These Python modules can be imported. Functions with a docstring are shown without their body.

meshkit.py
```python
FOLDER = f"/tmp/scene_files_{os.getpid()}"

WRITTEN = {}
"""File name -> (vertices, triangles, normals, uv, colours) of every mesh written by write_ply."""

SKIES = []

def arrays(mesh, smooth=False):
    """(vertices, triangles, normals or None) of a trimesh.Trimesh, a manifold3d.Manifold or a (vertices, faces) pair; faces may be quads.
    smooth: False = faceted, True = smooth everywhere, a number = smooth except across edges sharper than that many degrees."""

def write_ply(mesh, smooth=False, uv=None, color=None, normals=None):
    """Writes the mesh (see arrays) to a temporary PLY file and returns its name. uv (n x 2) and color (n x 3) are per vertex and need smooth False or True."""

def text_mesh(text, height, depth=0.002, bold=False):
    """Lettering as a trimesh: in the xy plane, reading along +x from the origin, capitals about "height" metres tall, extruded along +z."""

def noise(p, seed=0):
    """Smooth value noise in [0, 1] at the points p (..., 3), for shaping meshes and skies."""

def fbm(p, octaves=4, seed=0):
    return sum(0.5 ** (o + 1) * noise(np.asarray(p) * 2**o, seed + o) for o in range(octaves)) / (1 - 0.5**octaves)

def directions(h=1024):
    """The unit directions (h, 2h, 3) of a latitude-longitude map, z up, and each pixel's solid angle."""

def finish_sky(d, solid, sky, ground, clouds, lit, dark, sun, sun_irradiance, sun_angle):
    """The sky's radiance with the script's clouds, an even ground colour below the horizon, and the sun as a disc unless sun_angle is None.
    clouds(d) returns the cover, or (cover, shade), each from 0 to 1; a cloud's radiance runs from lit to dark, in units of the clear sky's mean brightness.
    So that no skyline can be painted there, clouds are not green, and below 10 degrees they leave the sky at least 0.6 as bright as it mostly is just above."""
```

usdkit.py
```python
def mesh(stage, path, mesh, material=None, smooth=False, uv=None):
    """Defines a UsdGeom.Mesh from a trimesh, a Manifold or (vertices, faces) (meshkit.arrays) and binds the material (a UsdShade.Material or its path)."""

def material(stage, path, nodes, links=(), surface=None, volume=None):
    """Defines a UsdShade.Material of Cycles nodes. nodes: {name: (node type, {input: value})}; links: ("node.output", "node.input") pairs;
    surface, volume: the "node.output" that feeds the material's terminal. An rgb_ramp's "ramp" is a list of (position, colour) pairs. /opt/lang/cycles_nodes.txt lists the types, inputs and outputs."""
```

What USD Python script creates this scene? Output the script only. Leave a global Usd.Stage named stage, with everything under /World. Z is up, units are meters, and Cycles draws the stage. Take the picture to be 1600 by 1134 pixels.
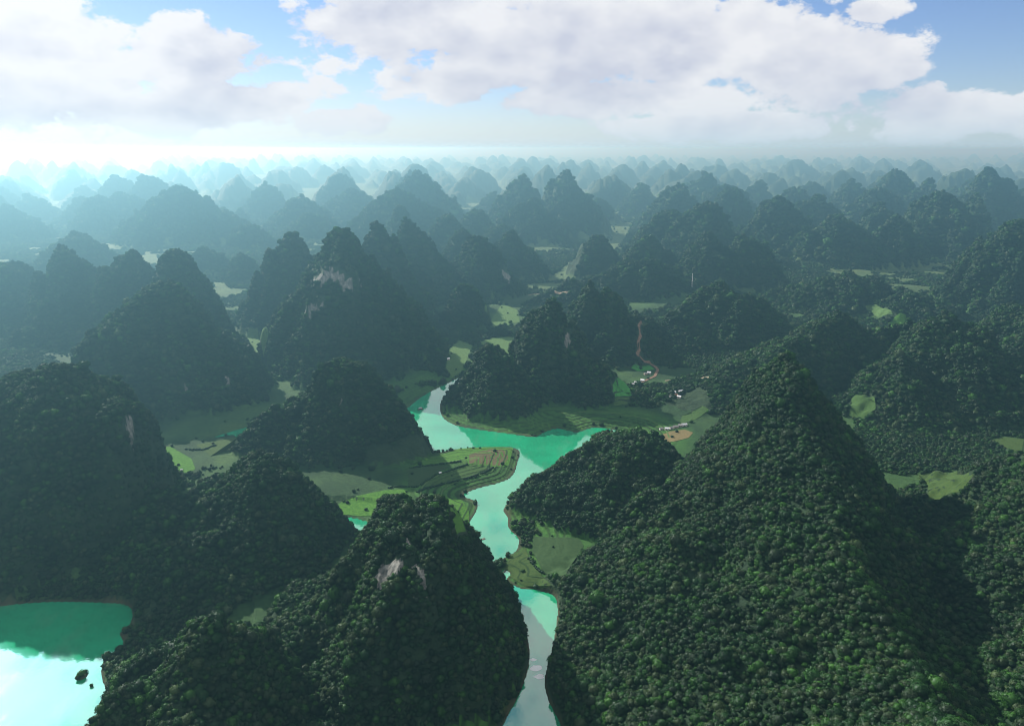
import math, random
import numpy as np
import trimesh, shapely, usdkit, meshkit
from shapely.geometry import Polygon, LineString, Point
from scipy.spatial import cKDTree, Delaunay
from pxr import Usd, UsdGeom, UsdLux, UsdShade, Gf, Sdf, Vt

stage = Usd.Stage.CreateInMemory()
UsdGeom.SetStageUpAxis(stage, "Z")
UsdGeom.SetStageMetersPerUnit(stage, 1.0)
WORLD = UsdGeom.Xform.Define(stage, "/World")
UsdGeom.Scope.Define(stage, "/World/Looks")
rng = np.random.default_rng(7)

# ------------------------------------------------------------------ camera, sky, sun, exposure
CAM_H, PITCH, FOC, EXPOSURE = 420.0, 16.35, 1142.0, 0.9
SUN_AZ, SUN_EL = math.radians(-43.0), math.radians(30.0)      # azimuth measured from +y towards +x
SKY_STRENGTH, SUN_INT = 0.0545, 1.25
HAZE_DENSITY, HAZE_COLOR, HAZE_G = 0.000145, (0.38, 0.82, 1.0), 0.83

cam = UsdGeom.Camera.Define(stage, "/World/camera")
cam.AddTranslateOp().Set(Gf.Vec3d(0, 0, CAM_H))
cam.AddRotateXOp().Set(90.0 - PITCH)
cam.CreateHorizontalApertureAttr(36.0)
cam.CreateVerticalApertureAttr(36.0 * 725 / 1024)
cam.CreateFocalLengthAttr(36.0 * FOC / 1600.0)
cam.CreateClippingRangeAttr(Gf.Vec2f(1.0, 200000.0))
cam.CreateExposureAttr(EXPOSURE)

SUN_DIR = np.array([math.sin(SUN_AZ) * math.cos(SUN_EL), math.cos(SUN_AZ) * math.cos(SUN_EL), math.sin(SUN_EL)])
sun = UsdLux.DistantLight.Define(stage, "/World/sun")
sun.CreateIntensityAttr(SUN_INT)
sun.CreateAngleAttr(0.5)
sun.CreateNormalizeAttr(True)
sun.CreateColorAttr(Gf.Vec3f(1.0, 0.98, 0.95))
sun.AddRotateZOp().Set(math.degrees(-SUN_AZ))
sun.AddRotateXOp().Set(-(90.0 - math.degrees(SUN_EL)))     # -z axis turned to point away from the sun


class Graph:
    """Collects Cycles nodes and links; every call returns the name of an output."""

    def __init__(self):
        self.nodes, self.links = {}, []

    def add(self, kind, out, **inputs):
        name = f"n{len(self.nodes)}"
        plain = {}
        for k, v in inputs.items():
            if isinstance(v, str) and v.startswith("@"):
                self.links.append((v[1:], f"{name}.{k}"))
            else:
                plain[k] = v
        self.nodes[name] = (kind, plain)
        return f"@{name}.{out}"

    def math(self, op, a, b=0.0, c=0.0, clamp=False):
        return self.add("math", "value", math_type=op, value1=a, value2=b, value3=c, use_clamp=clamp)

    def mix(self, fac, a, b, mode="mix"):
        return self.add("mix", "color", mix_type=mode, fac=fac, color1=a, color2=b)

    def range(self, v, a, b, c=0.0, d=1.0, kind="smoothstep"):
        return self.add("map_range", "result", range_type=kind, value=v, from_min=a, from_max=b, to_min=c, to_max=d, clamp=True)

    def noise(self, vec, scale, detail=4.0, rough=0.55, out="fac", **kw):
        return self.add("noise_texture", out, vector=vec, scale=float(scale), detail=float(detail), roughness=float(rough), **kw)

    def build(self, path, surface=None, volume=None):
        return usdkit.material(stage, path, self.nodes, self.links, surface=surface and surface[1:], volume=volume and volume[1:])


def sky_material():
    g = Graph()
    d = g.add("texture_coordinate", "generated")
    sep = g.add("separate_xyz", "x", vector=d)
    x, y, z = sep, sep[:-1] + "y", sep[:-1] + "z"
    deg = 180 / math.pi
    az = g.math("multiply", g.math("arctan2", x, y), deg)
    el = g.math("multiply", g.math("arcsine", z), deg)
    sky = g.add("sky_texture", "color", sky_type="single_scattering", sun_disc=False, sun_elevation=SUN_EL, sun_rotation=SUN_AZ,
                altitude=400.0, air_density=1.0, aerosol_density=0.2, ozone_density=2.0)
    # clouds: a few big cumulus banks ahead, broken cumulus elsewhere; all in directions on the dome
    blobs = [(-29, 5.2, 9, 4.0), (-23, 6.0, 7, 2.6), (-34, 6.3, 10, 3.2), (-18.5, 3.0, 6.5, 2.0), (-24, 2.6, 12, 1.6), (-13, 2.0, 4, 1.2),
             (-6, 8.5, 9.5, 3.6), (4, 7.5, 12, 4.2), (-5, 4.8, 6, 1.7), (13, 7.0, 10, 4.6), (20, 5.6, 7, 3.6), (9, 3.6, 11, 1.7), (3, 11.5, 17, 3),
             (29, 2.2, 7, 1.7), (36, 2.0, 7, 1.8), (15, 1.5, 9, 1.3), (24.5, 8.6, 2.2, .9), (41, 4, 5, 3)]
    m = None
    for a, e, sa, se in blobs:
        qa = g.math("multiply", g.math("subtract", az, float(a)), 1.0 / sa)
        qe = g.math("multiply", g.math("subtract", el, float(e)), 1.0 / se)
        q = g.math("multiply_add", qa, qa, g.math("multiply", qe, qe))
        v = g.math("subtract", 1.0, g.math("sqrt", q))
        m = v if m is None else g.math("maximum", m, v)
    vec = g.add("mapping", "vector", mapping_type="point", vector=d, scale=(1.0, 1.0, 1.7))
    big = g.noise(vec, 3.2, 3, 0.5)
    # elsewhere in the sky: broken clouds from the same noise
    outside = g.math("maximum", g.range(el, 12.0, 17.0), g.range(g.math("absolute", az), 42.0, 50.0))
    wild = g.math("multiply", g.math("subtract", big, 0.27), 3.0)
    wild = g.math("add", wild, g.math("multiply", g.math("subtract", outside, 1.0), 5.0))
    wild = g.math("subtract", wild, g.range(el, 6.0, 0.0, 0.0, 1.0))
    m = g.math("maximum", m, wild)
    fine = g.noise(vec, 14.0, 12, 0.62)
    puff = g.math("multiply", g.math("subtract", fine, 0.5), 2.5)
    dens = g.math("add", m, puff)
    cover = g.range(dens, -0.02, 0.22)
    # shading: thick middles and undersides greyer, softly modelled
    vec2 = g.add("mapping", "vector", mapping_type="point", vector=vec, location=(-0.012, 0.0, 0.03))
    relief = g.math("multiply", g.math("subtract", g.noise(vec2, 14.0, 5, 0.5), g.noise(vec, 14.0, 5, 0.5)), 2.4)
    soft = g.noise(vec, 5.0, 3, 0.5)
    shade = g.math("add", g.range(dens, 0.25, 1.0, 0.0, 0.35), g.math("multiply", g.math("subtract", soft, 0.40), 3.0))
    shade = g.math("add", shade, relief, clamp=True)
    sunang = g.add("vector_math", "value", math_type="dot_product", vector1=d, vector2=tuple(map(float, SUN_DIR)))
    glow = g.math("power", g.math("maximum", sunang, 0.0), 10.0)
    lit = g.mix(shade, (8.6, 8.8, 9.2), (6.1, 6.5, 7.7))
    lit = g.mix(1.0, lit, g.add("combine_xyz", "vector", x=(gl := g.math("multiply_add", glow, 0.30, 0.97)), y=gl, z=gl), "multiply")
    blue = g.mix(1.0, sky, (0.84, 0.92, 1.18), "multiply")
    col = g.mix(cover, blue, lit)
    # whitish air low over the horizon
    low = g.math("multiply", g.math("exponent", g.math("multiply", g.math("maximum", el, 0.0), -0.55)), 0.95)
    col = g.mix(low, col, g.mix(g.range(az, -30.0, 35.0), (6.8, 7.9, 8.7), (4.6, 6.4, 7.6)))
    bg = g.add("background_shader", "background", color=col, strength=SKY_STRENGTH)
    return g.build("/World/Looks/sky_air", surface=bg)


sky = UsdLux.DomeLight.Define(stage, "/World/sky")
sky_m = sky_material()
UsdShade.MaterialBindingAPI.Apply(sky.GetPrim()).Bind(sky_m)

# ------------------------------------------------------------------ helpers
_used = {}


def numbered(name):
    n = _used.get(name, 0)
    _used[name] = n + 1
    return name if n == 0 else f"{name}_{n:03d}"


def tag(prim, label=None, category=None, group=None, kind=None):
    for k, v in (("label", label), ("category", category), ("group", group), ("kind", kind)):
        if v:
            prim.SetCustomDataByKey(k, v)
    return prim


def path_for(name, parent=None):
    if parent is None:
        return "/World/" + numbered(name)
    base = str(parent.GetPath())
    key = base + "/" + name
    n = _used.get(key, 0)
    _used[key] = n + 1
    return key if n == 0 else f"{key}_{n:03d}"


def xform(name, loc=(0, 0, 0), rz=0.0):
    x = UsdGeom.Xform.Define(stage, "/World/" + numbered(name))
    x.AddTranslateOp().Set(Gf.Vec3d(*map(float, loc)))
    x.AddRotateZOp().Set(float(rz))
    return x.GetPrim()


def put(name, mesh, mat, parent=None, smooth=False):
    return usdkit.mesh(stage, path_for(name, parent), mesh, mat, smooth=smooth).GetPrim()


def raw_mesh(name, v, f, n, mat, parent=None, tint=None):
    m = UsdGeom.Mesh.Define(stage, path_for(name, parent))
    m.CreatePointsAttr(Vt.Vec3fArray.FromNumpy(np.ascontiguousarray(v, np.float32)))
    k = f.shape[1]
    m.CreateFaceVertexCountsAttr(Vt.IntArray.FromNumpy(np.full(len(f), k, np.int32)))
    m.CreateFaceVertexIndicesAttr(Vt.IntArray.FromNumpy(np.ascontiguousarray(f, np.int32).ravel()))
    m.CreateSubdivisionSchemeAttr("none")
    if n is not None:
        m.CreateNormalsAttr(Vt.Vec3fArray.FromNumpy(np.ascontiguousarray(n, np.float32)))
        m.SetNormalsInterpolation("vertex")
    if tint is not None:
        UsdGeom.PrimvarsAPI(m).CreatePrimvar("tint", Sdf.ValueTypeNames.Color3fArray, "vertex").Set(Vt.Vec3fArray.FromNumpy(np.ascontiguousarray(tint, np.float32)))
    UsdShade.MaterialBindingAPI.Apply(m.GetPrim()).Bind(mat)
    return m.GetPrim()


CP, SP = math.cos(math.radians(PITCH)), math.sin(math.radians(PITCH))


def ray(px, py):
    u, v = (np.asarray(px, float) - 800) / FOC, (567 - np.asarray(py, float)) / FOC
    return u, CP + v * SP, -SP + v * CP


def on_plane(px, py, z=0.0):
    x, y, dz = ray(px, py)
    t = (z - CAM_H) / dz
    return np.stack([x * t, y * t], -1)


def at_depth(px, py, Y):
    x, y, dz = ray(px, py)
    t = Y / y
    return float(x * t), float(Y), float(CAM_H + dz * t)


def smooth01(t):
    t = np.clip(t, 0, 1)
    return t * t * (3 - 2 * t)


# ------------------------------------------------------------------ materials
def foliage_material(path, dark, light, seed_shift=0.0, trans=0.25):
    g = Graph()
    r = g.add("object_info", "random")
    pos = g.add("geometry", "position")
    patch = g.noise(pos, 0.012, 3, 0.6)
    small = g.add("geometry", "random_per_island")
    v = g.math("add", g.math("multiply", g.math("power", r, 1.5), 0.7), g.math("multiply", g.range(patch, 0.3, 0.7), 0.35))
    v = g.math("add", v, g.math("multiply", small, 0.22), clamp=True)
    col = g.add("rgb_ramp", "color", fac=v, ramp=[(0, dark), (0.55, tuple((a + b) / 2.4 for a, b in zip(dark, light))), (1, light)])
    dif = g.add("diffuse_bsdf", "BSDF", color=col)
    tr = g.add("translucent_bsdf", "BSDF", color=g.mix(1.0, col, (1.1, 1.2, 0.6), "multiply"))
    gl = g.add("glossy_bsdf", "BSDF", color=(0.8, 0.85, 0.9), roughness=0.5)
    a = g.add("mix_closure", "closure", fac=trans, closure1=dif, closure2=tr)
    a = g.add("mix_closure", "closure", fac=0.015, closure1=a, closure2=gl)
    return g.build(path, surface=a)


def slope_material():
    g = Graph()
    pos = g.add("geometry", "position")
    n1 = g.noise(pos, 0.09, 5, 0.65)
    n2 = g.noise(pos, 0.011, 4, 0.6)
    v = g.math("add", g.math("multiply", n1, 0.6), g.math("multiply", n2, 0.4))
    col = g.add("rgb_ramp", "color", fac=v, ramp=[(0.3, (0.007, 0.018, 0.009)), (0.5, (0.014, 0.032, 0.014)), (0.68, (0.024, 0.048, 0.018))])
    bump = g.add("bump", "normal", height=n1, strength=1.0, distance=6.0)
    b = g.add("principled_bsdf", "BSDF", base_color=col, roughness=0.9, specular_ior_level=0.15, normal=bump)
    return g.build("/World/Looks/hill_undergrowth", surface=b)


def ground_material():
    g = Graph()
    pos = g.add("geometry", "position")
    t = g.add("attribute", "color", attribute="tint")
    n1 = g.noise(pos, 0.22, 5, 0.7)
    n2 = g.noise(pos, 0.02, 4, 0.6)
    col = g.mix(1.0, t, g.add("rgb_ramp", "color", fac=n1, ramp=[(0.3, (0.55, 0.6, 0.6)), (0.5, (1, 1, 1)), (0.7, (1.35, 1.3, 1.2))]), "multiply")
    col = g.mix(1.0, col, g.add("rgb_ramp", "color", fac=n2, ramp=[(0.3, (0.65, 0.75, 0.7)), (0.5, (1, 1, 1)), (0.7, (1.3, 1.15, 1.0))]), "multiply")
    bump = g.add("bump", "normal", height=n1, strength=0.7, distance=1.5)
    b = g.add("principled_bsdf", "BSDF", base_color=col, roughness=0.95, specular_ior_level=0.15, normal=bump)
    return g.build("/World/Looks/valley_floor", surface=b)


def grain_material(path, c1, c2, scale=0.3, rough=0.9, bump_d=0.0, spec=0.2, stretch=(1, 1, 1)):
    g = Graph()
    pos = g.add("geometry", "position")
    vec = g.add("mapping", "vector", mapping_type="point", vector=pos, scale=tuple(map(float, stretch)))
    n = g.noise(vec, scale, 5, 0.65)
    col = g.add("rgb_ramp", "color", fac=n, ramp=[(0.3, c1), (0.7, c2)])
    kw = {}
    if bump_d:
        kw["normal"] = g.add("bump", "normal", height=n, strength=0.8, distance=bump_d)
    b = g.add("principled_bsdf", "BSDF", base_color=col, roughness=rough, specular_ior_level=spec, **kw)
    return g.build(path, surface=b)


def water_material(path, deep):
    g = Graph()
    pos = g.add("geometry", "position")
    n = g.noise(pos, 0.35, 3, 0.5)
    n2 = g.noise(pos, 0.012, 4, 0.6)
    bump = g.add("bump", "normal", height=n, strength=0.05, distance=0.3)
    n3 = g.noise(g.add("mapping", "vector", mapping_type="point", vector=pos, scale=(1.0, 0.35, 1.0)), 0.05, 6, 0.65)
    col = g.mix(g.range(n2, 0.35, 0.65), deep, tuple(c * 1.25 for c in deep))
    col = g.mix(g.math("multiply", g.range(n3, 0.48, 0.75), 0.35), col, (0.10, 0.24, 0.15))
    dif = g.add("diffuse_bsdf", "BSDF", color=col)
    gl = g.add("glossy_bsdf", "BSDF", color=(1, 1, 1), roughness=g.range(n3, 0.4, 0.7, 0.02, 0.06), normal=bump)
    fr = g.add("fresnel", "fac", IOR=3.1)
    s = g.add("mix_closure", "closure", fac=fr, closure1=dif, closure2=gl)
    return g.build(path, surface=s)


M_SLOPE, M_GROUND = slope_material(), ground_material()
M_CLIFF = grain_material("/World/Looks/limestone", (0.030, 0.032, 0.028), (0.21, 0.215, 0.19), 0.22, 0.9, 3.0, 0.2, (1, 1, 0.35))
M_WATER = water_material("/World/Looks/river_water", (0.012, 0.25, 0.115))
M_LEAF = [foliage_material(f"/World/Looks/foliage_{w}", d, l) for w, d, l in (
    ("dark", (0.004, 0.018, 0.006), (0.024, 0.078, 0.016)),
    ("mid", (0.006, 0.029, 0.009), (0.040, 0.125, 0.016)),
    ("grey", (0.009, 0.024, 0.010), (0.052, 0.090, 0.030)))]
M_BARK = grain_material("/World/Looks/bark", (0.05, 0.04, 0.03), (0.14, 0.11, 0.08), 2.0)

# ------------------------------------------------------------------ water outlines (traced where they lie on the water plane)
RIVER_PX = [(719, 588), (705, 597), (693, 602), (661, 618), (643, 632), (629, 645), (630, 655), (643, 668), (660, 690), (676, 706), (690, 706), (707, 701),
            (739, 699), (775, 697), (800, 698), (811, 703), (813, 710), (809, 720), (806, 733), (799, 747), (776, 756), (753, 761), (735, 767), (719, 774.5), (744, 782), (747, 791),
            (743, 800), (739, 807), (734, 814), (733, 821), (741, 831), (736, 841), (730, 849), (735, 867), (747, 888), (750, 893), (759, 900), (770, 907), (791, 916), (802, 926),
            (808, 936), (811, 948), (818, 975), (826, 1005), (828, 1030), (818, 1070), (800, 1105), (775, 1150), (770, 1190), (880, 1190), (878, 1134), (870, 1118), (855, 1090), (850, 1060),
            (860, 1030), (868, 990), (872, 960), (871, 934), (859, 925), (838, 921), (816, 920), (803, 915), (792, 907), (793, 902), (799, 897), (795, 892), (788, 891), (779, 893), (766, 892), (753, 890),
            (760, 885), (774, 879), (790, 870), (809, 860), (811, 848), (811, 840), (803, 833), (797, 828), (793, 820), (795, 809), (790, 803), (786, 797), (793, 785), (830, 766),
            (885, 745), (945, 718), (992, 692), (985, 676), (955, 671), (931, 667), (919, 670), (903, 676), (887, 673), (878, 670), (869, 669), (850, 675), (837, 684), (812, 680), (775, 675),
            (753, 672), (725, 668), (710, 664), (693, 655), (687, 641), (689, 623), (707, 609), (721, 593)]
LAKE_PX = [(-260, 960), (-120, 955), (0, 946), (77, 939), (144, 941), (196, 941), (210, 955), (205, 975), (185, 988), (195, 1003), (190, 1012), (165, 1024), (158, 1044), (160, 1062),
           (168, 1080), (165, 1095), (156, 1111), (150, 1134), (140, 1200), (60, 1260), (-260, 1260)]
POND_PX = [(506, 806), (530, 806), (556, 809), (578, 815), (575, 823), (560, 829), (548, 832), (525, 824), (508, 816)]


def smooth_poly(px, it=2):
    p = np.array(px, float)
    for _ in range(it):
        q, r = 0.75 * p + 0.25 * np.roll(p, -1, 0), 0.25 * p + 0.75 * np.roll(p, -1, 0)
        p = np.stack([q, r], 1).reshape(-1, 2)
    return Polygon(on_plane(p[:, 0], p[:, 1])).buffer(0)


RIVER, LAKE = smooth_poly(RIVER_PX), smooth_poly(LAKE_PX)
POND_Z = 3.0
POND = Polygon(on_plane(np.array(POND_PX)[:, 0], np.array(POND_PX)[:, 1], POND_Z)).buffer(3).buffer(-3)
ISLET = Point(*on_plane(127, 1056)).buffer(5.0), Point(*on_plane(143, 1071)).buffer(2.0)


def dist_to(poly, x, y, reach=260.0):
    """Signed distance: negative inside."""
    x, y = np.asarray(x), np.asarray(y)
    out = np.full(x.shape, reach)
    b = poly.bounds
    m = (x > b[0] - reach) & (x < b[2] + reach) & (y > b[1] - reach) & (y < b[3] + reach)
    if m.any():
        ring = shapely.segmentize(poly.exterior, 1.5)
        d, _ = cKDTree(np.array(ring.coords)).query(np.stack([x[m], y[m]], 1), distance_upper_bound=reach)
        d = np.minimum(d, reach)
        ins = shapely.contains_xy(poly, x[m], y[m])
        out[m] = np.where(ins, -d, d)
    return out


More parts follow.
